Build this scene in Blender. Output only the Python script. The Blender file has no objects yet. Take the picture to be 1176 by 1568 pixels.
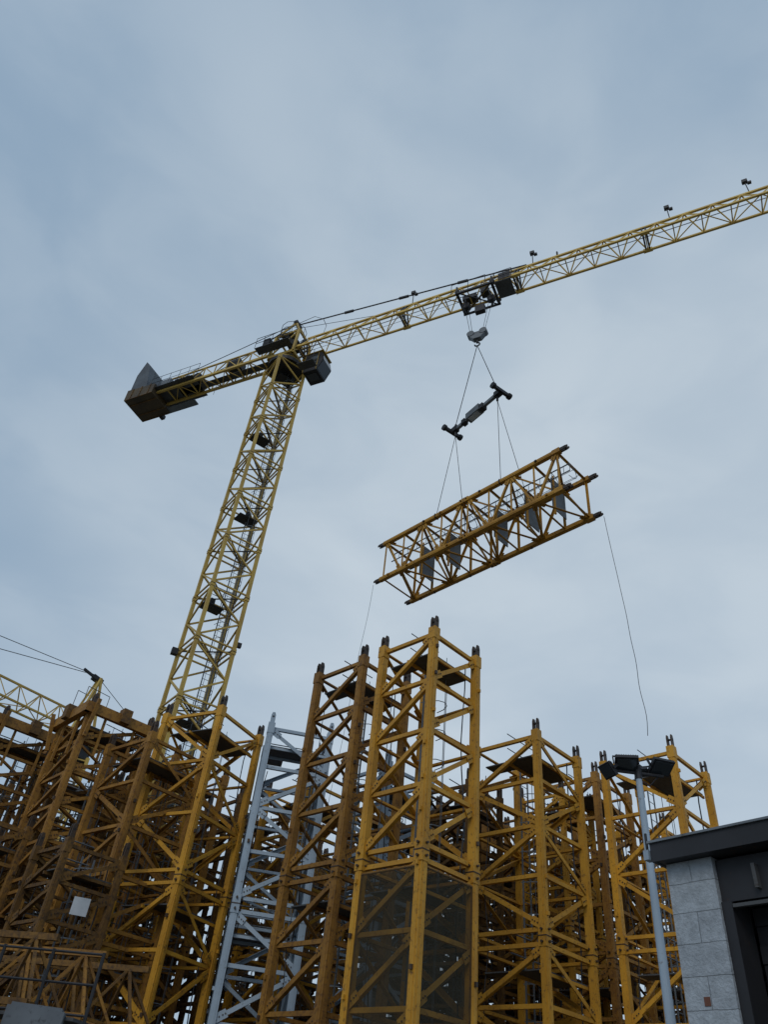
import bpy, math, random
from mathutils import Vector, Matrix
random.seed(7)
scene=bpy.context.scene
V=Vector
EYE=1.6
# ------------------------------------------------------------ materials
def mat_paint(name,col,col2,rough=0.5,rustc=(0.10,0.045,0.02),rust=0.25,scale=3.0,metal=0.0,spec=0.4,rnd=0.25):
    m=bpy.data.materials.new(name); m.use_nodes=True
    nt=m.node_tree; N=nt.nodes; L=nt.links; N.clear()
    out=N.new('ShaderNodeOutputMaterial'); b=N.new('ShaderNodeBsdfPrincipled')
    L.new(b.outputs[0],out.inputs[0])
    tc=N.new('ShaderNodeTexCoord'); oi=N.new('ShaderNodeObjectInfo')
    add=N.new('ShaderNodeVectorMath'); add.operation='ADD'
    mul=N.new('ShaderNodeVectorMath'); mul.operation='SCALE'; mul.inputs[0].default_value=(37,17,71)
    L.new(oi.outputs['Random'],mul.inputs['Scale'])
    L.new(tc.outputs['Object'],add.inputs[0]); L.new(mul.outputs[0],add.inputs[1])
    n1=N.new('ShaderNodeTexNoise'); n1.inputs['Scale'].default_value=scale*0.35; n1.inputs['Detail'].default_value=5
    n2=N.new('ShaderNodeTexNoise'); n2.inputs['Scale'].default_value=scale*3; n2.inputs['Detail'].default_value=7; n2.inputs['Roughness'].default_value=0.7
    L.new(add.outputs[0],n1.inputs['Vector']); L.new(add.outputs[0],n2.inputs['Vector'])
    mx=N.new('ShaderNodeMix'); mx.data_type='RGBA'; mx.inputs[6].default_value=(*col,1); mx.inputs[7].default_value=(*col2,1)
    r1=N.new('ShaderNodeMapRange'); r1.inputs[1].default_value=0.35; r1.inputs[2].default_value=0.65
    L.new(n1.outputs[0],r1.inputs[0]); L.new(r1.outputs[0],mx.inputs[0])
    mr=N.new('ShaderNodeMix'); mr.data_type='RGBA'; mr.inputs[7].default_value=(*rustc,1)
    r2=N.new('ShaderNodeMapRange'); r2.inputs[1].default_value=0.66-rust*0.4; r2.inputs[2].default_value=0.74-rust*0.2; r2.inputs[4].default_value=0.85
    L.new(n2.outputs[0],r2.inputs[0]); L.new(r2.outputs[0],mr.inputs[0]); L.new(mx.outputs[2],mr.inputs[6])
    hs=N.new('ShaderNodeHueSaturation')
    rr=N.new('ShaderNodeMapRange'); rr.inputs[3].default_value=1-rnd; rr.inputs[4].default_value=1+rnd*0.6
    L.new(oi.outputs['Random'],rr.inputs[0]); L.new(rr.outputs[0],hs.inputs['Value']); L.new(mr.outputs[2],hs.inputs['Color'])
    L.new(hs.outputs[0],b.inputs['Base Color'])
    rg=N.new('ShaderNodeMapRange'); rg.inputs[3].default_value=rough-0.1; rg.inputs[4].default_value=rough+0.25
    L.new(n2.outputs[0],rg.inputs[0]); L.new(rg.outputs[0],b.inputs['Roughness'])
    b.inputs['Metallic'].default_value=metal
    b.inputs['Specular IOR Level'].default_value=spec
    return m
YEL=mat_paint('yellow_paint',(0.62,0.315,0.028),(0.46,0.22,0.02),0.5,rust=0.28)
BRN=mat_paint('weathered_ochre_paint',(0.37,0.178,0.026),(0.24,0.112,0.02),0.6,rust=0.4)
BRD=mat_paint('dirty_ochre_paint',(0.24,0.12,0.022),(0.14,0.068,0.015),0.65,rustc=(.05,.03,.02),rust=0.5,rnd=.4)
CRN=mat_paint('crane_yellow_paint',(0.64,0.44,0.10),(0.52,0.34,0.08),0.5,rust=0.15)
GRYP=mat_paint('blue_grey_paint',(0.36,0.44,0.52),(0.28,0.35,0.42),0.5,rustc=(0.12,0.09,0.07),rust=0.15)
GALV=mat_paint('galvanised_steel',(0.19,0.21,0.23),(0.13,0.145,0.16),0.5,rustc=(0.08,0.07,0.06),rust=0.2,metal=0.2)
CWT=mat_paint('counterweight_panel',(0.11,0.13,0.15),(0.08,0.09,0.105),0.6,rustc=(0.05,0.05,0.05),rust=0.2)
CWB=mat_paint('counterweight_basket',(0.11,0.075,0.035),(0.07,0.05,0.03),0.6,rustc=(0.04,0.03,0.02),rust=0.3)
PLT=mat_paint('steel_grating',(0.10,0.105,0.11),(0.07,0.072,0.075),0.6,rustc=(0.05,0.035,0.025),rust=0.3,metal=0.2)
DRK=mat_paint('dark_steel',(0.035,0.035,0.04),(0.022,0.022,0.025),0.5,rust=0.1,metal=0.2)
RUST=mat_paint('greased_steel_lug',(0.085,0.05,0.028),(0.045,0.03,0.02),0.45,rust=0.2)
CONC=mat_paint('concrete_ballast',(0.17,0.19,0.21),(0.11,0.12,0.135),0.8,rustc=(0.06,0.06,0.06),rust=0.25)
WHT=mat_paint('white_sheet',(0.5,0.53,0.56),(0.38,0.41,0.44),0.5,rust=0.1,rnd=0.05,scale=8)
def mat_net():
    m=bpy.data.materials.new('safety_mesh'); m.use_nodes=True
    nt=m.node_tree; N=nt.nodes; L=nt.links; N.clear()
    out=N.new('ShaderNodeOutputMaterial'); mix=N.new('ShaderNodeMixShader'); t=N.new('ShaderNodeBsdfTransparent')
    d=N.new('ShaderNodeBsdfDiffuse'); d.inputs[0].default_value=(0.055,0.052,0.04,1)
    tc=N.new('ShaderNodeTexCoord'); n=N.new('ShaderNodeTexNoise'); n.inputs['Scale'].default_value=1.2; n.inputs['Detail'].default_value=6
    L.new(tc.outputs['Object'],n.inputs['Vector'])
    mr=N.new('ShaderNodeMapRange'); mr.inputs[1].default_value=0.3; mr.inputs[2].default_value=0.7; mr.inputs[3].default_value=0.36; mr.inputs[4].default_value=0.6
    L.new(n.outputs[0],mr.inputs[0]); L.new(mr.outputs[0],mix.inputs[0]); L.new(t.outputs[0],mix.inputs[1]); L.new(d.outputs[0],mix.inputs[2]); L.new(mix.outputs[0],out.inputs[0])
    return m
NET=mat_net()
def mat_glass():
    m=bpy.data.materials.new('dark_glass'); m.use_nodes=True
    b=m.node_tree.nodes['Principled BSDF']; b.inputs['Base Color'].default_value=(0.03,0.035,0.04,1); b.inputs['Roughness'].default_value=0.12
    return m
GLS=mat_glass()
def mat_block():
    m=bpy.data.materials.new('painted_concrete_block'); m.use_nodes=True
    nt=m.node_tree; N=nt.nodes; L=nt.links; b=N['Principled BSDF']
    tc=N.new('ShaderNodeTexCoord')
    sep=N.new('ShaderNodeSeparateXYZ'); comb=N.new('ShaderNodeCombineXYZ')
    nw=N.new('ShaderNodeTexNoise'); nw.inputs['Scale'].default_value=6; nw.inputs['Detail'].default_value=5; L.new(tc.outputs['Object'],nw.inputs['Vector'])
    wob=N.new('ShaderNodeVectorMath'); wob.operation='MULTIPLY_ADD'; wob.inputs[1].default_value=(.018,.0,.018); L.new(nw.outputs['Color'],wob.inputs[0]); L.new(tc.outputs['Object'],wob.inputs[2])
    L.new(wob.outputs[0],sep.inputs[0]); L.new(sep.outputs[0],comb.inputs[0]); L.new(sep.outputs[2],comb.inputs[1])
    br=N.new('ShaderNodeTexBrick'); br.inputs['Scale'].default_value=1.0; br.inputs['Brick Width'].default_value=0.45; br.inputs['Row Height'].default_value=0.225
    br.inputs['Mortar Size'].default_value=0.004; br.inputs['Mortar Smooth'].default_value=0.8
    br.inputs['Color1'].default_value=(0.40,0.44,0.48,1); br.inputs['Color2'].default_value=(0.365,0.40,0.44,1); br.inputs['Mortar'].default_value=(0.30,0.33,0.36,1)
    L.new(comb.outputs[0],br.inputs['Vector'])
    n=N.new('ShaderNodeTexNoise'); n.inputs['Scale'].default_value=9; n.inputs['Detail'].default_value=10; n.inputs['Roughness'].default_value=0.75; L.new(tc.outputs['Object'],n.inputs['Vector'])
    r=N.new('ShaderNodeMapRange'); r.inputs[1].default_value=0.3; r.inputs[2].default_value=0.7; r.inputs[3].default_value=0.6; r.inputs[4].default_value=1.15
    L.new(n.outputs[0],r.inputs[0])
    mu=N.new('ShaderNodeVectorMath'); mu.operation='SCALE'; L.new(br.outputs['Color'],mu.inputs[0]); L.new(r.outputs[0],mu.inputs['Scale'])
    L.new(mu.outputs[0],b.inputs['Base Color']); b.inputs['Roughness'].default_value=0.85
    n3=N.new('ShaderNodeTexNoise'); n3.inputs['Scale'].default_value=45; n3.inputs['Detail'].default_value=6; L.new(tc.outputs['Object'],n3.inputs['Vector'])
    ad=N.new('ShaderNodeMath'); ad.operation='MULTIPLY_ADD'; L.new(br.outputs['Fac'],ad.inputs[0]); ad.inputs[1].default_value=-.7; L.new(n3.outputs[0],ad.inputs[2])
    bp=N.new('ShaderNodeBump'); bp.inputs['Strength'].default_value=1.0; bp.inputs['Distance'].default_value=0.01
    L.new(ad.outputs[0],bp.inputs['Height']); L.new(bp.outputs[0],b.inputs['Normal'])
    return m
BLK=mat_block()
def mat_ground():
    m=bpy.data.materials.new('yard_gravel'); m.use_nodes=True
    nt=m.node_tree; N=nt.nodes; L=nt.links; b=N['Principled BSDF']
    tc=N.new('ShaderNodeTexCoord'); n=N.new('ShaderNodeTexNoise'); n.inputs['Scale'].default_value=0.8; n.inputs['Detail'].default_value=12; n.inputs['Roughness'].default_value=0.7
    L.new(tc.outputs['Object'],n.inputs['Vector'])
    cr=N.new('ShaderNodeValToRGB'); cr.color_ramp.elements[0].position=0.35; cr.color_ramp.elements[0].color=(0.09,0.085,0.07,1); cr.color_ramp.elements[1].position=0.65; cr.color_ramp.elements[1].color=(0.22,0.21,0.18,1)
    L.new(n.outputs[0],cr.inputs[0]); L.new(cr.outputs[0],b.inputs['Base Color']); b.inputs['Roughness'].default_value=0.95
    bp=N.new('ShaderNodeBump'); bp.inputs['Distance'].default_value=0.03; L.new(n.outputs[0],bp.inputs['Height']); L.new(bp.outputs[0],b.inputs['Normal'])
    return m
# ------------------------------------------------------------ mesh builder
class Bld:
    def __init__(s): s.v=[]; s.f=[]; s.m=[]; s.mats=[]
    def mi(s,m):
        if m not in s.mats: s.mats.append(m)
        return s.mats.index(m)
    def hexa(s,c,m):
        i=len(s.v); s.v+= [tuple(p) for p in c]
        for q in ((0,3,2,1),(4,5,6,7),(0,1,5,4),(1,2,6,5),(2,3,7,6),(3,0,4,7)):
            s.f.append(tuple(i+k for k in q)); s.m.append(s.mi(m))
    def beam(s,a,b,w,h=None,m=None,up=V((0,0,1)),off=(0,0)):
        a=V(a); b=V(b); h=h or w
        d=(b-a)
        if d.length<1e-6: return
        d.normalize(); up=V(up)
        if abs(d.dot(up.normalized()))>0.98: up=V((1,0,0)) if abs(d.x)<0.9 else V((0,1,0))
        sd=d.cross(up).normalized(); u=sd.cross(d).normalized()
        o=sd*off[0]+u*off[1]
        c=[p+o+sd*(x*w/2)+u*(y*h/2) for p in (a,b) for x,y in ((-1,-1),(1,-1),(1,1),(-1,1))]
        s.hexa(c,m)
    def ang(s,a,b,w,t,m,n):
        s.beam(a,b,w,t,m,up=n)
        s.beam(a,b,t,w-t,m,up=n,off=(w/2-t/2,-(t/2+(w-t)/2)))
    def tube(s,a,b,r,m,n=6,r2=None):
        a=V(a); b=V(b); d=(b-a)
        if d.length<1e-6: return
        d.normalize(); r2=r if r2 is None else r2
        up=V((0,0,1)) if abs(d.z)<0.95 else V((1,0,0))
        sd=d.cross(up).normalized(); u=sd.cross(d)
        i=len(s.v)
        for p,rr in ((a,r),(b,r2)):
            for k in range(n):
                an=2*math.pi*k/n; s.v.append(tuple(p+sd*(math.cos(an)*rr)+u*(math.sin(an)*rr)))
        mi=s.mi(m)
        for k in range(n):
            s.f.append((i+k,i+(k+1)%n,i+n+(k+1)%n,i+n+k)); s.m.append(mi)
        s.f.append(tuple(i+k for k in range(n))[::-1]); s.m.append(mi)
        s.f.append(tuple(i+n+k for k in range(n))); s.m.append(mi)
    def box(s,c,dim,m,rot=None):
        c=V(c); d=V(dim)/2
        co=[V((x*d.x,y*d.y,z*d.z)) for z in (-1,1) for x,y in ((-1,-1),(1,-1),(1,1),(-1,1))]
        if rot is not None: co=[rot@p for p in co]
        s.hexa([c+p for p in co],m)
    def prism(s,pts,off,m):
        i=len(s.v); n=len(pts); pts=[V(p) for p in pts]; off=V(off)
        s.v+=[tuple(p) for p in pts]+[tuple(p+off) for p in pts]
        mi=s.mi(m)
        s.f.append(tuple(range(i,i+n))[::-1]); s.m.append(mi)
        s.f.append(tuple(range(i+n,i+2*n))); s.m.append(mi)
        for k in range(n):
            s.f.append((i+k,i+(k+1)%n,i+n+(k+1)%n,i+n+k)); s.m.append(mi)
    def rope(s,pts,r,m,n=4):
        for a,b in zip(pts[:-1],pts[1:]): s.tube(a,b,r,m,n)
    def mesh(s,name):
        me=bpy.data.meshes.new(name+'_mesh'); me.from_pydata(s.v,[],s.f)
        for m in s.mats: me.materials.append(m)
        me.polygons.foreach_set('material_index',s.m); me.update()
        return me
    def obj(s,name,parent=None,mw=None):
        o=bpy.data.objects.new(name,s.mesh(name)); scene.collection.objects.link(o)
        if mw is not None: o.matrix_world=mw
        if parent is not None:
            o.parent=parent; o.matrix_parent_inverse=parent.matrix_basis.inverted()
        return o
def empty(name,loc):
    e=bpy.data.objects.new(name,None); e.location=loc; scene.collection.objects.link(e); e.empty_display_size=0.5
    return e
# ------------------------------------------------------------ lattice mast section (local z = length)
def tower(B,s,joints,npan,leg=0.2,pat='same',dg=0.1,paint=YEL,lug=RUST,ladder=True,plats=True,lugs=True,botlugs=False,angles=True,collar=True,net=None,headband=False,gusset=True,cages=True,horiz=True,seed=1,steps=True):
    rnd=random.Random(seed)
    h=s/2
    C=[V((-h,-h,0)),V((h,-h,0)),V((h,h,0)),V((-h,h,0))]
    X=V((1,0,0)); Z=V((0,0,1))
    z0,z1=joints[0],joints[-1]
    for c in C:
        B.beam(c+Z*z0,c+Z*z1,leg,leg,paint,up=X)
        if steps:
            o=V((math.copysign(1,c.x),0,0)); q=V((0,math.copysign(1,c.y),0))
            B.beam(c+o*(leg/2+.006)+Z*z0,c+o*(leg/2+.006)+Z*(z1-.02),leg*.45,.012,paint,up=o)
            B.beam(c+q*(leg/2+.006)+Z*z0,c+q*(leg/2+.006)+Z*(z1-.02),leg*.45,.012,paint,up=q)
            z=z0+.5+rnd.random()*.3
            while z<z1-.5:
                if rnd.random()<.6:
                    dr=o if rnd.random()<.5 else q
                    B.box(c+dr*(leg/2+.04)+Z*z,(.07,.07,.10),paint if rnd.random()<.6 else RUST)
                z+=.8+rnd.random()*.5
    if steps and ladder:
        # hanging power cable tied to one leg
        pts=[V((h-.25+.06*math.sin(i*1.3+seed),-h+.22+.05*math.cos(i*.9),z0+(z1-.3-z0)*i/16)) for i in range(17)]
        B.rope(pts,.022,DRK,4)
        pts=[V((-h+.2,h-.3,z1-1.0-i*.5))+V((.05*math.sin(i*1.1+seed),.04*math.cos(i),0)) for i in range(int((z1-2)/.5))]
        B.rope(pts,.015,DRK,4)
    for k,(a,b) in enumerate(zip(joints[:-1],joints[1:])):
        pa=[a+0.18+(b-a-0.36)*i/npan for i in range(npan+1)]
        for fi in range(4):
            ca,cb=C[fi],C[(fi+1)%4]
            n=((ca+cb)/2).normalized()
            for i in range(npan+1):
                if not horiz and i not in (0,npan): continue
                if angles: B.ang(ca+Z*pa[i],cb+Z*pa[i],dg*0.9,0.018,paint,n)
                else: B.beam(ca+Z*pa[i],cb+Z*pa[i],dg*0.8,dg*0.8,paint)
            for i in range(npan):
                flip = (pat=='zig' and (i+fi+k*npan)%2) or (pat=='rev')
                p,q=(cb,ca) if flip else (ca,cb)
                g=.06 if horiz else 0
                lo=p+Z*(pa[i]+g); hi=q+Z*(pa[i+1]-g)
                if angles: B.ang(lo,hi,dg,0.02,paint,n)
                else: B.beam(lo,hi,dg*0.9,dg*0.9,paint,up=n)
                if gusset:
                    for e,f in ((lo,hi),(hi,lo)):
                        dd=(f-e).normalized(); B.beam(e+n*(leg*0.2),e+dd*0.42+n*(leg*0.2),0.22,0.016,paint,up=n)
                        for bt in (.2,.3,.38): B.beam(e+dd*bt+n*(leg*.2+.008),e+dd*bt+n*(leg*.2+.03),.03,.03,RUST)
        B.beam(C[0]+Z*pa[0],C[2]+Z*pa[0],0.06,0.06,paint)
        if plats and b-a>2:
            zz=b-0.75
            B.box((0,-h*0.45,zz),(s*0.92,s*0.42,0.035),PLT)
            B.box((-h*0.62,h*0.3,zz+0.003),(s*0.26,s*0.9*0.5,0.035),PLT)
            B.beam((-h,-h*0.02,zz-0.06),(h,-h*0.02,zz-0.06),0.06,0.08,paint)
            B.beam((-h,-h*0.85,zz-0.06),(h,-h*0.85,zz-0.06),0.06,0.08,paint)
            for hh in (0.55,1.05):
                B.tube((-h*0.9,-h*0.0,zz+hh-0.1),(h*0.4,-h*0.0,zz+hh-0.1),0.02,GALV,4)
    if ladder:
        lx=h*0.35; ly=h*0.45
        B.beam((lx,ly,z0),(lx,ly,z1),0.03,0.05,GALV,up=X); B.beam((lx+0.4,ly,z0),(lx+0.4,ly,z1),0.03,0.05,GALV,up=X)
        z=z0+0.2
        while z<z1: B.tube((lx,ly,z),(lx+0.4,ly,z),0.014,GALV,4); z+=0.3
        if cages:
            z=z0+2.2
            while z<z1:
                pts=[V((lx+0.2+0.38*math.cos(t),ly-0.05-0.62*math.sin(t),z)) for t in [math.pi*i/6 for i in range(7)]]
                B.rope(pts,0.016,GALV,3); z+=0.9
            for t in (math.pi/4,math.pi/2,3*math.pi/4):
                x=lx+0.2+0.38*math.cos(t); y=ly-0.05-0.62*math.sin(t)
                B.tube((x,y,z0+2.2),(x,y,z1),0.012,GALV,3)
    if collar:
        for j in joints[1:-1]:
            for c in C:
                B.box(c+Z*j,(leg+0.05,leg+0.05,0.52 if steps else .3),paint); B.box(c+Z*j,(leg+0.075,leg+0.075,0.025),RUST)
                if steps:
                    for dz in (-0.15,0.15):
                        B.tube(c+V((-leg/2-0.09,0,j+dz)),c+V((leg/2+0.09,0,j+dz)),0.035,RUST,8)
                        B.tube(c+V((0,-leg/2-0.09,j+dz+0.01)),c+V((0,leg/2+0.09,j+dz+0.01)),0.033,RUST,8)
        for j in (joints[-1]-0.2,):
            for c in C: B.box(c+Z*j,(leg+0.04,leg+0.04,0.38),paint)
    def lugset(c,z,sg):
        w=leg*0.8
        for o in (-leg*0.36,leg*0.36):
            y=c.y+o-0.018
            P=[(c.x-w/2,y,z-0.1*sg),(c.x+w/2,y,z-0.1*sg),(c.x+w/2,y,z+0.27*sg),(c.x+w*0.28,y,z+0.38*sg),(c.x-w*0.28,y,z+0.38*sg),(c.x-w/2,y,z+0.27*sg)]
            B.prism(P,(0,0.036,0),lug)
        B.tube((c.x,c.y-leg*0.5,z+0.22*sg),(c.x,c.y+leg*0.5,z+0.22*sg),0.035,DRK,8)
    if lugs:
        for c in C: lugset(c,z1,1)
    if botlugs:
        for c in C: lugset(c,z0,-1)
    if net:
        for fi in (0,3):
            ca,cb=C[fi],C[(fi+1)%4]; n=((ca+cb)/2).normalized(); d=(cb-ca).normalized()
            p=ca+d*leg*0.5-n*(leg*0.5+.02); q=cb-d*leg*0.5-n*(leg*0.5+0.02)
            i=len(B.v); B.v+=[tuple(p+Z*net[0]),tuple(q+Z*net[0]),tuple(q+Z*net[1]),tuple(p+Z*net[1])]; B.f.append((i,i+1,i+2,i+3)); B.m.append(B.mi(NET))
            p=p+n*(leg*.9); q=q+n*(leg*.9)
            for zz in net: B.beam(p+Z*zz,q+Z*zz,0.05,0.05,BRN)
            for e in (p,q): B.beam(e+Z*net[0],e+Z*net[1],0.04,0.04,BRN,up=n)
            i=len(B.v); p=p+n*.03; q=q+n*.03; B.v+=[tuple(p+Z*net[0]),tuple(q+Z*net[0]),tuple(q+Z*net[1]),tuple(p+Z*net[1])]; B.f.append((i,i+1,i+2,i+3)); B.m.append(B.mi(NET))
    if headband:
        zt=z1-0.25
        for fi in range(4):
            ca,cb=C[fi],C[(fi+1)%4]; d=(cb-ca).normalized(); n=((ca+cb)/2).normalized()
            B.beam(ca-d*0.3+n*0.22+Z*zt,cb+d*0.3+n*0.22+Z*zt,0.18,0.36,paint)
            B.beam(ca+n*0.45+Z*(zt+0.3),ca+n*0.2+Z*(zt-1.0),0.1,0.12,paint)
            B.box((ca+cb)/2+n*0.3+Z*(zt+0.1),(0.35,.35,0.5),BRD)
            for tt in (.25,.75): B.beam(ca.lerp(cb,tt)+n*.1+Z*(zt-1.5),ca.lerp(cb,tt)+n*.1+Z*(zt+.1),.08,.08,paint)
YAW=math.radians(43)
def place(near,s,z=0,yaw=YAW):
    e1=V((math.cos(yaw),math.sin(yaw),0)); e2=V((-math.sin(yaw),math.cos(yaw),0))
    c=V((near[0],near[1],z))+(e1+e2)*(s/2)
    return Matrix.Translation(c)@Matrix.Rotation(yaw,4,'Z')
NM='standing_mast_section'
B=Bld(); tower(B,2.0,[0,0.9,7.35,13.62],4,leg=0.21,pat='same',dg=0.12,paint=YEL,net=(3.4,7.0),seed=1); B.obj(NM,mw=place((1.9,18.9),2.0))
B=Bld(); tower(B,2.05,[0,0.9,7.3,13.6],4,leg=0.21,pat='same',dg=0.12,paint=BRN,seed=2); B.obj(NM,mw=place((-0.06,21.0),2.05))
def gen(paint,s,joints,npan,**k):
    B=Bld(); tower(B,s,joints,npan,paint=paint,**k); return B.mesh('mast_section')
G_y=gen(YEL,2.4,[0,0.6,6.6,12.5],4,leg=0.2,pat='zig',dg=0.12,seed=3)
G_y2=gen(YEL,2.4,[0,1.3,7.0,12.5],3,leg=0.2,pat='zig',dg=0.11,seed=4)
G_b=gen(BRN,2.3,[0,0.8,6.7,12.6],4,leg=0.2,pat='zig',dg=0.11,seed=5)
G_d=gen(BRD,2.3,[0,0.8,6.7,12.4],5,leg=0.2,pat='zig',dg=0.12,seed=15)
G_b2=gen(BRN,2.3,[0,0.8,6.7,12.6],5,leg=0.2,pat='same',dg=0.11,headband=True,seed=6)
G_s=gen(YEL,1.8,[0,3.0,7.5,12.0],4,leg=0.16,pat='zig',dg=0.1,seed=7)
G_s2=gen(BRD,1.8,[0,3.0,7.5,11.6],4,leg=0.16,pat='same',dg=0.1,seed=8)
G_w=gen(GRYP,2.1,[0,0.7,6.7,12.5],4,leg=0.2,pat='zig',dg=0.12,lug=GRYP,seed=9)
def put(me,near,s,dz=0,yaw=43):
    o=bpy.data.objects.new(NM,me); scene.collection.objects.link(o)
    o.matrix_world=place(near,s,dz,math.radians(yaw)); return o
put(G_y,(5.7,22.4),2.4); put(G_y2,(10.06,22.4),2.4)
put(G_b,(8.7,26.0),2.3,0.3); put(G_s,(7.6,26.6),1.8,0.4,40)
put(G_w,(-3.0,25.1),2.1,0.35,8)
put(G_y2,(-4.75,24.6),2.3,0.5,60)
put(G_b2,(-9.4,25.4),2.3,0.3,40)
put(G_b2,(-13.2,27.4),2.3,0.3,40)
put(G_b,(-6.7,24.4),1.9,-1.0,48)
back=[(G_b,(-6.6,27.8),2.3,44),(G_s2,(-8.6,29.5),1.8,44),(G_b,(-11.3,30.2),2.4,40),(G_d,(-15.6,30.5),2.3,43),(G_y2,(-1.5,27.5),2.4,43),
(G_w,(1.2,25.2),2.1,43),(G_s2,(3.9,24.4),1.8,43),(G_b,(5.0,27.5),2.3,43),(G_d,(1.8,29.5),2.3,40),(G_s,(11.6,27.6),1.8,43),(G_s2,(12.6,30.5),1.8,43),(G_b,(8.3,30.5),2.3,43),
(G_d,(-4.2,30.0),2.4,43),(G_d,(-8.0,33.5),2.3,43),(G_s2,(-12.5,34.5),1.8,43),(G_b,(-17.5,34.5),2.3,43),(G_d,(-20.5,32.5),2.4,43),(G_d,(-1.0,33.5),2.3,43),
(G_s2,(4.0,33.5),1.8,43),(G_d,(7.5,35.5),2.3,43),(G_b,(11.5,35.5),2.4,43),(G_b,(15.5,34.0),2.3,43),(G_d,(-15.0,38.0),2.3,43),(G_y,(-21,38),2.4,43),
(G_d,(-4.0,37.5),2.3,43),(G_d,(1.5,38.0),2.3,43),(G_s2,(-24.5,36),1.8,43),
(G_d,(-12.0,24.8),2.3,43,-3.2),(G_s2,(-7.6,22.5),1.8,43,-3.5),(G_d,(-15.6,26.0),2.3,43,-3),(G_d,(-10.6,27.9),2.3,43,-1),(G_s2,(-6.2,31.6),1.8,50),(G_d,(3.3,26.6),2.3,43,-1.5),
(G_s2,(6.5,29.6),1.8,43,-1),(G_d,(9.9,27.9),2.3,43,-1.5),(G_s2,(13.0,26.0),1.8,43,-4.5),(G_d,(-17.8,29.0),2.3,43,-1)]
for t in back:
    me,p,s,y=t[:4]; dz=t[4] if len(t)>4 else 0
    put(me,p,s,dz+random.uniform(-0.5,0.3),y+random.uniform(-4,4))
# ------------------------------------------------------------ jib trusses
def tri_jib(B,t0,t1,w,d,npan,ch,br,m,mb=None,z=0):
    mb=mb or m
    X0,X1=t0,t1
    for y in (-w/2,w/2): B.beam((X0,y,z),(X1,y,z),ch,ch,m)
    B.beam((X0+0.2,0,z+d),(X1-0.2,0,z+d),ch*1.05,ch*1.05,m)
    L=(X1-X0)/npan
    for i in range(npan+1):
        x=X0+i*L
        B.beam((x,-w/2,z),(x,w/2,z),br,br,mb)
        if i<npan:
            s=1 if i%2 else -1
            B.beam((x,-s*w/2,z),(x+L,s*w/2,z),br*0.8,br*0.8,mb)
            for y in (-w/2,w/2):
                B.beam((x,y,z),(x+L/2,0,z+d),br,br,mb); B.beam((x+L/2,0,z+d),(x+L,y,z),br,br,mb)
    return L
B=Bld()
for k in range(3):
    for zz in (0.3,1.9,3.4):
        B2=Bld(); tri_jib(B2,-5,5,1.3,1.25,7,0.12,0.06,BRD if (k+int(zz))%2 else BRN)
        off=V((k*.4,k*1.5,zz)); i=len(B.v)
        for v in B2.v: B.v.append(tuple(V(v)+off))
        mp=[B.mi(m) for m in B2.mats]
        B.f+=[tuple(i+q for q in f) for f in B2.f]; B.m+=[mp[q] for q in B2.m]
for x in (-3,0,3):
    for zz in (0.12,1.72,3.22): B.beam((x,-0.9,zz),(x,4.0,zz),0.2,0.12,BRD)
B.obj('stacked_jib_sections',mw=Matrix.Translation((-10.4,19.6,-.1))@Matrix.Rotation(math.radians(-14),4,'Z'))
# guard rail in front of the stack
B=Bld()
for i in range(7):
    B.tube((i*.95,0,0),(i*.95,0,3.95),.03,DRK,6)
for zz in (3.0,3.45,3.92): B.tube((0,0,zz),(5.7,0,zz),.022,DRK,6)
B.box((2.85,0,2.9),(5.7,.9,.05),PLT)
for i in range(7): B.tube((i*.95,.4,0),(i*.95,.4,2.9),.03,DRK,6)
B.obj('scaffold_walkway',mw=Matrix.Translation((-9.6,16.6,0))@Matrix.Rotation(math.radians(-10),4,'Z'))
def ballast(x,y,yaw,n,w,d,h):
    B=Bld()
    for k in range(n):
        z=0.1+k*(h+0.03)
        B.prism([(-w/2,-d/2,z),(w/2,-d/2,z),(w/2,d/2,z),(-w/2,d/2,z)],(0,0,h-0.06),CONC)
        B.prism([(-w/2+.05,-d/2+.05,z+h-0.06),(w/2-.05,-d/2+.05,z+h-0.06),(w/2-.05,d/2-.05,z+h-0.06),(-w/2+.05,d/2-.05,z+h-0.06)],(0,0,0.05),CONC)
        for sx in (-.3,.3): B.rope([V((sx*w-.08,0,z+h-.02)),V((sx*w-.06,0,z+h+.01)),V((sx*w+.06,0,z+h+.01)),V((sx*w+.08,0,z+h-.02))],0.015,DRK,4)
    for sx in (-.4,.4): B.beam((sx*w,-d/2,.05),(sx*w,d/2,.05),.1,.1,BRN)
    B.obj('concrete_ballast_stack',mw=Matrix.Translation((x,y,0))@Matrix.Rotation(yaw,4,'Z'))
ballast(-6.1,14.6,0.3,5,1.5,1.1,0.58); ballast(-4.7,15.3,0.2,5,0.9,1.0,0.56)
B=Bld(); B.box((0,0,0),(0.42,0.012,0.42),WHT)
for dx in (-.18,.18): B.tube((dx,0.01,.3),(dx,0.01,-.3),.01,DRK,4)
B.obj('notice_sign',mw=Matrix.Translation((-6.55,21.9,5.85))@Matrix.Rotation(0.3,4,'Z'))
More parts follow.
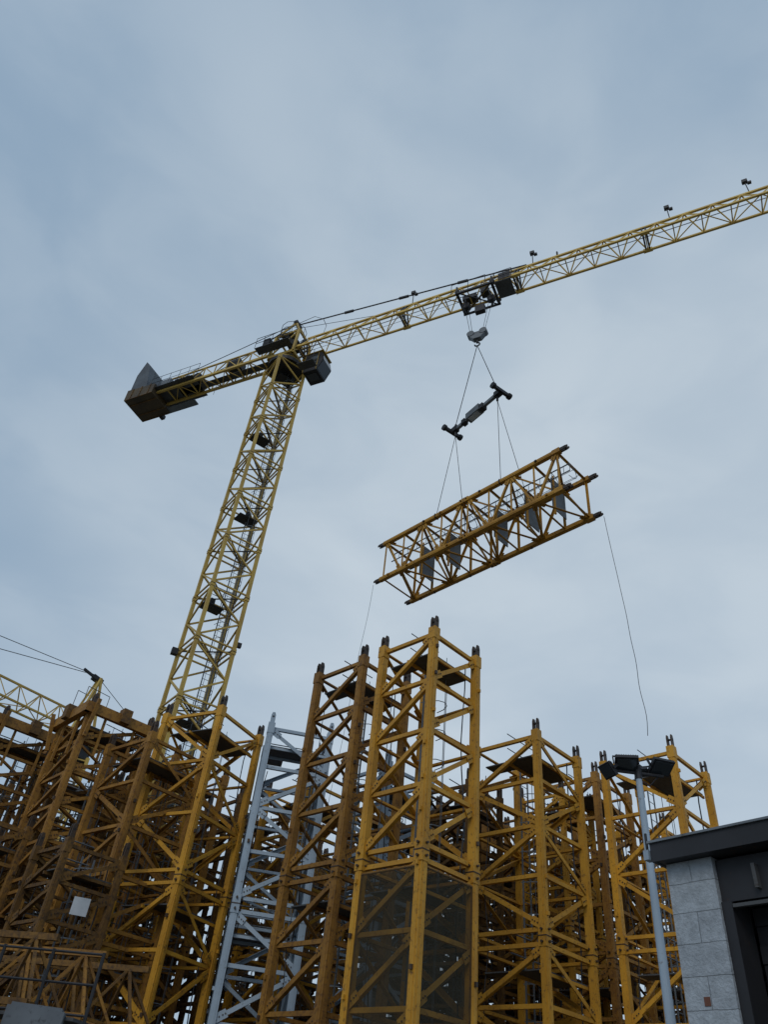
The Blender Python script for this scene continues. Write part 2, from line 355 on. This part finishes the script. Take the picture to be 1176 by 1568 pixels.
# ------------------------------------------------------------ main tower crane
JH=40.65+EYE
M0=V((-7.70,32.45,0)); jd=V((0.877,-0.481,0)).normalized(); jy=math.atan2(jd.y,jd.x)
crane=empty('tower_crane',M0)
MW=Matrix.Translation(M0)@Matrix.Rotation(jy,4,'Z')
B=Bld()
js=[0,0.9]+[0.9+i*(39.9)/13 for i in range(1,14)]
tower(B,1.95,js,2,leg=0.165,pat='zig',dg=0.09,paint=CRN,angles=False,plats=False,lugs=False,collar=True,gusset=False,cages=True,horiz=False,steps=False,seed=20)
for i,zz in enumerate(js[2:]):
    if i%2==0:
        s=(-1)**(i//2)
        B.box((0.25*s,0.35,zz-0.5),(1.1,.8,0.04),DRK)
        for hh in (0.5,1.0):
            B.tube((-.6,-.1,zz-.5+hh),(.7,-.1,zz-.5+hh),.02,DRK,4); B.tube((-.6,-.1,zz-.5+hh),(-.6,.7,zz-.5+hh),.02,DRK,4)
        for px in (-.6,.05,.7): B.tube((px,-.1,zz-.5),(px,-.1,zz+.5),.02,DRK,4)
        B.box((0.3*s,0.3,zz-0.2),(0.25,0.2,0.4),DRK)
    B.beam((-.92,-.92,zz),(.92,.92,zz),.05,.05,DRK); B.beam((.92,-.92,zz),(-.92,.92,zz),.05,.05,DRK)
B.beam((1.05,-0.9,19.8),(1.3,-0.95,19.8),.2,.22,DRK); B.beam((-1.05,0.9,19.2),(-1.35,0.95,19.2),.26,.32,DRK)
B.tube((0.55,-0.5,1),(0.55,-0.5,40),0.03,DRK,5)
B.obj('mast',crane,Matrix.Translation(M0)@Matrix.Rotation(math.radians(33),4,'Z'))
B=Bld()
B.tube((0,0,JH-1.55),(0,0,JH-1.25),1.2,DRK,20); B.tube((0,0,JH-1.25),(0,0,JH-.95),1.05,CRN,20)
h0=JH-0.95
for a,b in (((-1,-1),(1,-1)),((1,-1),(1,1)),((1,1),(-1,1)),((-1,1),(-1,-1))):
    B.beam((a[0]*.95,a[1]*.9,h0+.12),(b[0]*.95,b[1]*.9,h0+.12),.18,.22,CRN)
    B.beam((a[0]*.9,a[1]*.75,JH+1.7),(b[0]*.9,b[1]*.75,JH+1.7),.1,.12,CRN)
for sx in (-1,1):
    for sy in (-1,1):
        B.beam((sx*.95,sy*.9,h0+.2),(sx*.9,sy*.75,JH+1.7),.15,.15,CRN)
        B.beam((sx*.9,sy*.75,JH+1.7),(0.0,sy*.2,JH+3.7),.12,.12,CRN)
    B.beam((sx*.95,-.9,h0+.2),(sx*.9,.75,JH+1.7),.08,.08,CRN)
for sy in (-1,1):
    B.beam((-.95,sy*.9,h0+.2),(.9,sy*.75,JH+1.7),.08,.08,CRN)
B.beam((0,-.35,JH+3.7),(0,.35,JH+3.7),.25,.3,DRK)
B.box((-0.4,-1.35,JH-.3),(2.6,.6,.05),PLT); B.box((-0.2,1.35,JH-.3),(3.0,.6,.05),PLT)
for sy,x0,x1 in ((-1.66,-1.7,.9),(1.66,-1.7,1.3)):
    for hh in (.5,1.05): B.tube((x0,sy,JH-.3+hh),(x1,sy,JH-.3+hh),.022,DRK,4)
    for i in range(5): x=x0+(x1-x0)*i/4; B.tube((x,sy,JH-.3),(x,sy,JH+.75),.022,DRK,4)
for z in (2.4,3.0):
    pts=[V((.9*math.cos(t)-.2,.9*math.sin(t),JH+z)) for t in [2*math.pi*i/12 for i in range(13)]]
    B.rope(pts,.02,DRK,4)
for i in range(0,12,2):
    t=2*math.pi*i/12; B.tube((.9*math.cos(t)-.2,.9*math.sin(t),JH+1.9),(.9*math.cos(t)-.2,.9*math.sin(t),JH+3.0),.02,DRK,4)
B.box((-.2,0,JH+1.9),(1.0,1.5,.04),PLT)
B.box((-1.0,-1.3,JH+.2),(.5,.4,.9),DRK); B.box((-.2,0.2,JH+0.2),(.7,.6,.9),DRK); B.box((-1.2,1.2,JH+.2),(.6,.4,.9),GALV); B.tube((.3,-.5,JH+1.0),(.3,.4,JH+1.0),.25,DRK,12)
B.rope([V((-.9,-1.3,JH+.6)),V((-.3,-1.2,JH+1.2)),V((.4,-.9,JH+.9)),V((.9,-.6,JH-.2))],.04,DRK,5)
cy=.15
B.prism([(1.35,cy,JH-2.1),(2.4,cy,JH-2.1),(2.75,cy,JH-1.2),(2.55,cy,JH-.35),(1.35,cy,JH-.35)],(0,1.15,0),DRK)
B.prism([(2.44,cy+.05,JH-2.0),(2.79,cy+.05,JH-1.2),(2.61,cy+.05,JH-.45),(2.56,cy+.05,JH-.45),(2.72,cy+.05,JH-1.2),(2.4,cy+.05,JH-2.0)],(0,1.05,0),GLS)
B.box((1.95,cy-.012,JH-1.0),(.8,.02,.7),GLS); B.box((1.9,cy+.55,JH-2.115),(.7,.6,.02),GLS)
for x in (1.35,2.35): B.beam((x,cy-.02,JH-2.1),(x,cy-.02,JH-.35),.05,.03,CRN)
B.box((1.95,cy+.55,JH-.2),(1.4,1.2,.07),CRN)
B.rope([V((1.3,-.5,JH-1.4)),V((1.3,-.5,JH-.4)),V((2.7,-.5,JH-.4))],.03,DRK,4); B.box((1.9,-.3,JH-2.0),(1.2,.6,.04),PLT)
for x in (1.4,2.0,2.5): B.tube((x,-.6,JH-2.0),(x,-.6,JH-1.0),.02,DRK,4)
for z in (1.0,1.5): B.tube((1.4,-.6,JH-z),(2.5,-.6,JH-z),.02,DRK,4)
B.obj('slewing_head_and_cab',crane,MW)
B=Bld()
JW,JD=1.15,1.5
Lp=tri_jib(B,1.0,46.0,JW,JD,30,0.12,0.058,CRN,mb=CRN,z=JH)
for i in range(0,31,5):
    x=1.0+i*Lp
    for dx in (-.1,.1):
        for y in (-JW/2,JW/2): B.beam((x+dx,y,JH),(x+dx,0,JH+JD),.08,.08,DRK)
        B.beam((x+dx,-.6,JH),(x+dx,.6,JH),.08,.08,DRK)
    for y in (-JW/2,JW/2): B.box((x,y,JH),(.5,.18,.2),CRN)
B.tube((1.2,0.25,JH+.9),(40,0.25,JH+.9),.012,DRK,3); B.tube((1.2,-.2,JH+.1),(44,-.2,JH+.1),.014,DRK,3); B.tube((1.2,.1,JH+.15),(13,.1,JH+.15),.014,DRK,3)
for x in (9,17,25,29.2,37):
    B.tube((x,0,JH+JD),(x,0,JH+JD+1.25),.03,DRK,5); B.box((x,0,JH+JD+1.3),(.28,.2,.26),DRK); B.box((x+.2,0,JH+JD+1.05),(.2,.15,.14),DRK)
B.tube((18.5,0,JH+JD),(18.5,0,JH+JD+.5),.06,DRK,5)
def tie(a,b,n,r):
    a=V(a); b=V(b)
    B.beam(a,b,r,r*1.3,DRK)
    for i in range(1,n):
        p=a.lerp(b,i/n); d=(b-a).normalized(); B.beam(p-d*.35,p+d*.35,r*2.2,r*2.4,DRK)
tie((0,0.0,JH+3.7),(16.6,0,JH+1.7),4,.06)
B.tube((0,0.2,JH+3.6),(7.0,0.1,JH+1.6),.02,DRK,4)
B.rope([V((0,0,JH+3.9)),V((1.3,0,JH+4.1)),V((2.1,0,JH+3.4)),V((2.5,0,JH+2.4)),V((2.4,0,JH+1.6))],.02,DRK,4)
B.obj('jib',crane,MW)
B=Bld()
CL=-12.9; cw=.6
for y in (-cw,cw):
    B.beam((-.9,y,JH),(CL,y,JH),.15,.2,CRN); B.beam((-.9,y,JH+1.1),(-9.8,y,JH+1.1),.1,.1,CRN)
    n=9
    for i in range(n):
        x0=-.9-i*8.9/n; x1=-.9-(i+1)*8.9/n
        B.beam((x0,y,JH),(x0,y,JH+1.1),.06,.06,CRN)
        B.beam((x0,y,JH if i%2 else JH+1.1),(x1,y,JH+1.1 if i%2 else JH),.06,.06,CRN)
    yo=y*1.75
    for hh in (.55,1.1): B.tube((-7,yo,JH+.1+hh),(-11.3,yo,JH+.1+hh),.018,DRK,4)
    for i in range(6): x=-7-i*4.3/5; B.tube((x,yo,JH+.1),(x,yo,JH+1.2),.018,DRK,4)
for i in range(12):
    B.beam((-.9-i,-cw,JH),(-.9-i,cw,JH),.08,.1,CRN)
    if i<9: B.beam((-.9-i,-cw*(-1)**i,JH),(-1.9-i,cw*(-1)**i,JH),.05,.05,CRN)
B.box((-5.2,0.15,JH+.14),(8,.5,.03),PLT); B.box((-9.4,0.0,JH+.14),(3.9,2.0,.03),PLT)
B.box((-9.0,0,JH+.65),(1.3,1.0,.9),DRK); B.tube((-7.6,-.5,JH+.6),(-7.6,.5,JH+.6),.42,DRK,12); B.box((-4.6,0,JH+.95),(1.1,.8,.7),DRK); B.box((-10.4,0,JH+.8),(.8,1.2,1.1),GALV)
B.box((-9.6,0.95,JH-.3),(2.6,.5,.1),GALV); B.box((-11.5,1.2,JH-.5),(.3,.3,.3),DRK)
for y0,y1 in ((-1.0,-.36),(-.33,.33),(.36,1.0)):
    B.prism([(-11.6,y0,JH-.4),(-13.2,y0,JH-.3),(-13.3,y0,JH+2.5),(-12.9,y0,JH+4.0),(-12.4,y0,JH+3.4),(-11.9,y0,JH+1.4)],(0,y1-y0,0),CWT)
B.prism([(-10.8,-1.08,JH-.45),(-13.35,-1.08,JH-.45),(-13.4,-1.08,JH+.7),(-10.8,-1.08,JH+.5)],(0,2.16,0),CWB)
for y in (-1.1,-.5,0.5,1.1): B.beam((-10.8,y*.98,JH-.48),(-13.3,y*.98,JH-.48),.06,.05,BRD)
for x in (-11.2,-12.0,-12.8): B.beam((x,-1.1,JH-.48),(x,-1.1,JH+.62),.06,.05,BRD)
B.beam((0,-.2,JH+3.65),(-9.3,-.5,JH+1.2),.035,.045,DRK); B.beam((0,.2,JH+3.65),(-9.3,.5,JH+1.2),.035,.045,DRK)
B.obj('counter_jib',crane,MW)
T=13.5
B=Bld()
for dx in (-1.1,1.1):
    B.beam((T+dx,-.85,JH-.25),(T+dx,.85,JH-.25),.14,.2,DRK)
    for y in (-.8,.8):
        B.beam((T+dx,y,JH-.3),(T+dx,y,JH+.35),.1,.1,DRK); B.tube((T+dx,y*.7,JH-.0),(T+dx,y*.95,JH-.0),.16,DRK,12)
for y in (-.8,.8): B.beam((T-1.2,y,JH-.3),(T+1.2,y,JH-.3),.09,.15,DRK)
B.beam((T-1.1,-.85,JH-.3),(T+1.1,.85,JH-.3),.06,.06,DRK); B.beam((T-1.1,.85,JH-.3),(T+1.1,-.85,JH-.3),.06,.06,DRK)
for dx in (-.75,.85): B.tube((T+dx,-.15,JH-.75),(T+dx,.15,JH-.75),.25,DRK,14); B.beam((T+dx,-.2,JH-.3),(T+dx,-.2,JH-1.15),.08,.1,DRK); B.beam((T+dx,.2,JH-.3),(T+dx,.2,JH-1.15),.08,.1,DRK)
B.box((T+1.75,-.1,JH-.25),(1.0,1.2,.04),PLT)
B.box((T+1.85,-.65,JH+.3),(.75,.03,.65),DRK); B.box((T+0.15,0,JH-1.5),(.6,.3,.6),DRK); B.beam((T+.15,0,JH-.3),(T+.15,0,JH-1.2),.05,.05,DRK)
for hh in (.5,1.0):
    B.rope([V((T+1.2,.6,JH-.25+hh)),V((T+1.2,-.72,JH-.25+hh)),V((T+2.3,-.72,JH-.25+hh)),V((T+2.3,.6,JH-.25+hh)),V((T+1.2,.6,JH-.25+hh))],.02,DRK,4)
for x,y in ((1.2,.6),(1.2,-.72),(1.8,-.72),(2.3,-.72),(2.3,.6)): B.tube((T+x,y,JH-.25),(T+x,y,JH+.75),.02,DRK,4)
B.box((T-.6,.3,JH+.4),(.9,.5,.4),DRK); B.box((T+.4,.2,JH+.5),(.5,.5,.5),DRK)
for x in (-1.6,-.5,.6): B.tube((T+x,-.5,JH+.2),(T+x,-.5,JH+1.3),.02,DRK,4)
B.tube((T-1.6,-.5,JH+1.3),(T+.6,-.5,JH+1.3),.02,DRK,4)
HK=36.6+EYE
for dx,hx in ((-.85,-.42),(-.62,-.3),(.72,.3),(.95,.42)):
    B.tube((T+dx,0,JH-.7),(T+hx,0,HK+.2),.014,DRK,4)
B.obj('trolley',crane,MW)
B=Bld()
B.box((T,0,HK+.1),(1.05,.26,.26),GALV)
B.prism([(T-.5,-.16,HK-.03),(T+.5,-.16,HK-.03),(T+.22,-.16,HK-.4),(T-.22,-.16,HK-.4)],(0,.32,0),GALV)
for dx in (-.38,.38): B.tube((T+dx,-.19,HK+.15),(T+dx,.19,HK+.15),.23,GALV,14)
B.tube((T,0,HK-.4),(T,0,HK-.7),.07,DRK,8)
pts=[V((T+.15*math.cos(t),0,HK-.85+.15*math.sin(t))) for t in [math.radians(a) for a in range(90,-200,-30)]]
B.rope(pts,.045,DRK,6)
B.obj('hook_block',crane,MW)
hook=MW@V((T,0,HK-.95))
sdx=V((0.53,-0.85,0)).normalized()
SZ=29.9+EYE
MS=Matrix.Translation((hook.x,hook.y,SZ))@Matrix.Rotation(math.atan2(sdx.y,sdx.x),4,'Z')
sp=empty('spreader_beam',(hook.x,hook.y,SZ))
B=Bld()
B.beam((-1.9,0,0),(1.9,0,0),.16,.2,GALV); B.box((-.1,0,.02),(1.0,.42,.42),GALV); B.box((.5,0,-.05),(.3,.34,.34),DRK); B.box((-.9,0,-.02),(.25,.3,.3),DRK)
B.box((-.1,0,-.2),(.7,.3,.04),WHT)
for x in (-1.9,1.9):
    B.beam((x,-.55,0),(x,.55,0),.15,.2,DRK); B.box((x*.88,0,0),(.4,.28,.32),DRK)
    for y in (-.55,.55): B.tube((x,y-.08,0),(x,y+.08,0),.17,DRK,10)
    B.beam((x*.85,0,.1),(x*.85,0,.38),.1,.1,DRK)
    B.tube((x*.85,0,-.1),(x*.85,0,-.5),.06,DRK,6)
B.obj('beam',sp,MS)
LD=V((0.659,-0.752,0)).normalized(); LC=V((4.475,26.33,22.6+2.33/2)); S=2.2; HL=5.2
z=LD; xax=V((0,0,1)); yax=z.cross(xax)
ML=Matrix(((xax.x,yax.x,z.x,LC.x),(xax.y,yax.y,z.y,LC.y),(xax.z,yax.z,z.z,LC.z),(0,0,0,1)))
B=Bld()
tower(B,S,[-HL,0,HL],4,leg=0.19,pat='zig',dg=0.1,paint=YEL,botlugs=True,gusset=True,plats=False,cages=True,seed=30)
for zz in (-3.6,-1.9,0.9,2.6,4.0):
    B.box((0.1,-S*.18,zz),(S*.8,S*.45,.04),GALV); B.beam((-S/2,0,zz+.05),(S/2,0,zz+.05),.07,.07,YEL)
B.obj('suspended_mast_section',mw=ML)
B=Bld()
for x in (-1.62,1.62):
    B.tube(hook,MS@V((x,0,.38)),.022,DRK,5)
    p0=MS@V((x,0,-.5))
    u=-1.75 if x<0 else 2.05
    for sy in (-1,1):
        q=ML@V((S/2+.1,sy*S/2,u)); B.tube(p0,q,.015,DRK,5)
        pts=[ML@V((S/2*1+.15*math.cos(t),sy*S/2+.15*math.sin(t),u)) for t in [2*math.pi*i/8 for i in range(9)]]
        B.rope(pts,.025,DRK,4)
B.obj('slings',sp)
B=Bld()
P=V((9.04,22.88,22.5)); pts=[]
for i in range(41):
    t=i/40; pts.append(P+V((.5*t+.05*math.sin(t*7)*t+.05*math.sin(t*29)*t**3+.12*math.sin(math.pi*t), .1*math.sin(t*6), -9.5*t)))
B.rope(pts,.011,DRK,4)
B.obj('tagline')
B=Bld()
P=V((-.08,29.74,22.5)); pts=[P+V((-1.3*(i/24)+.03*math.sin(i*.9),0,-20.6*i/24)) for i in range(25)]
B.rope(pts,.008,GALV,4); B.obj('tagline')
# ------------------------------------------------------------ distant smaller crane
B=Bld(); c2=empty('tower_crane',(-14.75,39.4,0))
tower(B,1.5,[0]+[i*16.0/6 for i in range(1,7)],2,leg=.14,pat='zig',dg=.08,paint=CRN,angles=False,plats=False,lugs=False,gusset=False,ladder=True,cages=False,steps=False)
B.obj('mast',c2,Matrix.Translation((-14.75,39.4,0))@Matrix.Rotation(.5,4,'Z'))
B=Bld(); h2=17.2
B.tube((0,0,15.9),(0,0,16.6),.9,DRK,16); B.box((0,0,16.8),(2.2,1.8,.4),CRN)
for sy in (-.5,.5):
    B.beam((-.6,sy,17),(0,sy*.3,20.6),.12,.12,CRN); B.beam((.8,sy,17),(0,sy*.3,20.6),.12,.12,CRN); B.beam((-.35,sy*.7,18.8),(.45,sy*.7,18.8),.08,.08,CRN)
B.beam((-.35,-.3,20.6),(.3,-.3,20.7),.25,.3,DRK); B.beam((.0,0,20.5),(1.1,0,20.7),.1,.14,DRK)
for y in (-.5,.5): B.tube((-.7,y,19.7),(.7,y,19.7),.02,DRK,4); B.tube((-.7,y,19.7),(-.7,y,18.8),.02,DRK,4); B.tube((.7,y,19.7),(.7,y,18.8),.02,DRK,4)
tri_jib(B,1,30,1.1,1.1,24,.09,.045,CRN,z=h2)
B.beam((-1,0,h2),(-8,0,h2),.8,.25,CRN); B.box((-7.2,0,h2-.6),(1.4,1.6,1.6),CONC)
for hh in (.5,1.0): B.tube((-1,.6,h2+hh),(-8,.6,h2+hh),.025,DRK,4)
for b in ((11,0,h2+1.2),(24,0,h2+1.2)): B.tube((0.3,0,20.7),b,.02,DRK,4)
B.tube((0,0,20.6),(-7,0,h2+.2),.02,DRK,4)
d2=V((-.67,-.74)); B.obj('jib_and_head',c2,Matrix.Translation((-14.75,39.4,0))@Matrix.Rotation(math.atan2(d2.y,d2.x),4,'Z'))
# ------------------------------------------------------------ floodlight pole
PX,PY,PZ=3.80,9.60,5.85
B=Bld()
B.tube((0,0,0),(0,0,PZ),.07,GRYP,14,r2=.04); B.tube((0,0,0),(0,0,.03),.2,GRYP,14); B.tube((0,0,.03),(0,0,1.0),.1,GRYP,14,r2=.1)
B.tube((-.34,0,PZ-.02),(.34,0,PZ-.02),.022,DRK,8); B.tube((0,0,PZ-.1),(0,0,PZ+.08),.05,DRK,10)
def flood(x,y,zz,rx,rz,w,h):
    # local -z is the lit face; rx>0 tips it away, rx<0 turns the face towards local -y (viewer side)
    R=Matrix.Rotation(rz,3,'Z')@Matrix.Rotation(rx,3,'X')
    c=V((x,y,zz))
    B.box(c,(w,h,.045),DRK,R)
    B.box(c+R@V((0,0,-.029)),(w*.84,h*.78,.012),GLS,R)
    for i in range(9): B.box(c+R@V(((-.4+i*.1)*w,0,.04)),(.008,h*.8,.035),DRK,R)
    for sx in (-1,1): B.beam(c+R@V((sx*(w/2+.012),0,0)),c+R@V((sx*(w/2+.012),.0,.12)),.012,.035,DRK)
    B.beam(c+R@V((-w/2-.012,0,.12)),c+R@V((w/2+.012,0,.12)),.03,.012,DRK)
rd=math.radians
flood(-.17,-.07,PZ+.07,rd(-22),rd(-12),.30,.26)
flood(.31,-.05,PZ+.09,rd(-30),rd(10),.30,.24)
flood(-.40,.02,PZ-.02,rd(-50),rd(-70),.22,.2)
flood(.09,.08,PZ+.04,rd(35),rd(150),.16,.12)
B.rope([V((.05,.02,PZ-.1)),V((.15,.03,PZ-.16)),V((.28,0,PZ-.02))],.008,DRK,4)
B.obj('floodlight_pole',mw=Matrix.Translation((PX,PY,0)))
# ------------------------------------------------------------ block building
W0=V((2.79,6.69,0)); e=V((.59,-.807,0)).normalized(); ang=math.atan2(e.y,e.x)
bld=empty('concrete_block_building',W0)
MB=Matrix.Translation(W0)@Matrix.Rotation(ang,4,'Z')
H=3.76; D=5.0; LN=5.2; OP0=.42; OP1=3.6
B=Bld()
def wall(x0,x1,y0,y1,z0,z1,m): B.box(((x0+x1)/2,(y0+y1)/2,(z0+z1)/2),(x1-x0,y1-y0,z1-z0),m)
wall(0,OP0,0,.22,0,H,BLK); wall(OP1,LN,0,.22,0,H,BLK)
wall(0,.22,.222,D,0,H,BLK); wall(LN-.22,LN,.222,D,0,H,BLK); wall(.222,LN-.222,D-.22,D,0,H,BLK)
B.obj('walls',bld,MB)
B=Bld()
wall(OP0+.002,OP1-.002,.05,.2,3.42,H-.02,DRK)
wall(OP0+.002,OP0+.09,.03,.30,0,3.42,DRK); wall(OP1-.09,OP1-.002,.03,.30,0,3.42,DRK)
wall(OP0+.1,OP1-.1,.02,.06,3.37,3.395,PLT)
for i in range(26): wall(OP0+.09,OP1-.09,.34+(.0 if i%2 else .012),.37,i*.132,i*.132+.128,DRK)  # near-black slats and lintel carry the opening's shadow in their colour
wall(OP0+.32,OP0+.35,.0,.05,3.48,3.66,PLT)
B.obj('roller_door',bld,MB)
B=Bld()
wall(-.06,LN+.12,-.12,-.09,H-.0,H+.15,DRK); wall(-.06,-.03,-.09,D+.1,H,H+.15,DRK); wall(LN+.09,LN+.12,-.09,D+.1,H,H+.15,DRK)
wall(-.03,LN+.09,-.088,D+.1,H+.005,H+.13,DRK); wall(-.075,LN+.14,-.14,D+.12,H+.152,H+.17,GALV)
B.obj('roof',bld,MB)
B=Bld()
wall(.16,.21,-.006,.03,2.72,2.78,mat_paint('terracotta_vent',(.2,.09,.06),(.15,.06,.04),.8))
wall(-.12,-.07,-.14,-.06,H+.02,H+.10,GRYP)
B.tube((-.10,-.10,H+.1),(-.10,-.10,H+.25),.012,DRK,6)
B.obj('vent_and_lamp',bld,MB)
B=Bld(); B.v=[(-900,-900,0),(900,-900,0),(900,900,0),(-900,900,0)]; B.f=[(0,1,2,3)]; B.m=[0]; B.mats=[mat_ground()]; B.obj('ground')
# ------------------------------------------------------------ world
w=bpy.data.worlds.new('World'); scene.world=w; w.use_nodes=True
nt=w.node_tree; N=nt.nodes; L=nt.links; N.clear()
out=N.new('ShaderNodeOutputWorld'); bg=N.new('ShaderNodeBackground'); bg.inputs[1].default_value=0.12; L.new(bg.outputs[0],out.inputs[0])
sun_el=math.radians(38); sun_az=math.radians(200)
sky=N.new('ShaderNodeTexSky'); sky.sky_type='NISHITA'; sky.sun_disc=False; sky.sun_elevation=sun_el; sky.sun_rotation=sun_az
tc=N.new('ShaderNodeTexCoord')
def noise(scale,loc,sz,det,rough,dist):
    mp=N.new('ShaderNodeMapping'); mp.inputs['Scale'].default_value=(1,1,sz); mp.inputs['Location'].default_value=loc; L.new(tc.outputs['Generated'],mp.inputs[0])
    n=N.new('ShaderNodeTexNoise'); n.inputs['Scale'].default_value=scale; n.inputs['Detail'].default_value=det; n.inputs['Roughness'].default_value=rough; n.inputs['Distortion'].default_value=dist; L.new(mp.outputs[0],n.inputs[0])
    mr=N.new('ShaderNodeMapRange'); mr.inputs[1].default_value=.3; mr.inputs[2].default_value=.7; mr.interpolation_type='SMOOTHSTEP'; L.new(n.outputs[0],mr.inputs[0])
    return mr
na=noise(2.0,(3.1,1.2,0.4),1.7,3,.4,.2); nb=noise(5.0,(7.1,2.2,1.4),2.2,6,.5,.4)
nrm=N.new('ShaderNodeVectorMath'); nrm.operation='NORMALIZE'; L.new(tc.outputs['Generated'],nrm.inputs[0])
dot=N.new('ShaderNodeVectorMath'); dot.operation='DOT_PRODUCT'; L.new(nrm.outputs[0],dot.inputs[0]); dot.inputs[1].default_value=V((.22,.80,.62)).normalized()
ml=N.new('ShaderNodeMapRange'); ml.inputs[1].default_value=.70; ml.inputs[2].default_value=1.0; ml.interpolation_type='SMOOTHSTEP'; L.new(dot.outputs['Value'],ml.inputs[0])
a1=N.new('ShaderNodeMath'); a1.operation='MULTIPLY'; a1.inputs[1].default_value=.28; L.new(na.outputs[0],a1.inputs[0])
a2=N.new('ShaderNodeMath'); a2.operation='MULTIPLY_ADD'; a2.inputs[1].default_value=.22; L.new(nb.outputs[0],a2.inputs[0]); L.new(a1.outputs[0],a2.inputs[2])
ad=N.new('ShaderNodeMath'); ad.operation='MULTIPLY_ADD'; ad.inputs[1].default_value=.5; L.new(ml.outputs[0],ad.inputs[0]); L.new(a2.outputs[0],ad.inputs[2])
mx=N.new('ShaderNodeMix'); mx.data_type='RGBA'; mx.inputs[6].default_value=(2.2,3.15,4.25,1); mx.inputs[7].default_value=(4.8,5.5,6.1,1); L.new(ad.outputs[0],mx.inputs[0])
fin=N.new('ShaderNodeMix'); fin.data_type='RGBA'; fin.inputs[0].default_value=.92; L.new(sky.outputs[0],fin.inputs[6]); L.new(mx.outputs[2],fin.inputs[7])
L.new(fin.outputs[2],bg.inputs[0])
sd=bpy.data.lights.new('sun','SUN'); sd.energy=0.75; sd.angle=math.radians(30); sd.color=(1,.95,.88)
so=bpy.data.objects.new('sun',sd); scene.collection.objects.link(so)
dirv=V((math.sin(sun_az)*math.cos(sun_el),math.cos(sun_az)*math.cos(sun_el),math.sin(sun_el)))
so.rotation_euler=dirv.to_track_quat('Z','Y').to_euler(); so.location=dirv*60
# ------------------------------------------------------------ camera
p=math.radians(40.7); r=math.radians(7)
F=V((0,math.cos(p),math.sin(p))); R0=V((1,0,0)); U0=V((0,-math.sin(p),math.cos(p)))
R=R0*math.cos(r)+U0*math.sin(r); U=-R0*math.sin(r)+U0*math.cos(r); Bk=-F
cd=bpy.data.cameras.new('camera'); cam=bpy.data.objects.new('camera',cd); scene.collection.objects.link(cam)
cam.matrix_world=Matrix(((R.x,U.x,Bk.x,0),(R.y,U.y,Bk.y,0),(R.z,U.z,Bk.z,EYE),(0,0,0,1)))
cd.sensor_fit='VERTICAL'; cd.sensor_height=24; cd.lens=1150/1568*24; cd.clip_end=3000; cd.clip_start=0.1
scene.camera=cam
scene.view_settings.view_transform='Standard'; scene.view_settings.look='None'; scene.view_settings.exposure=0
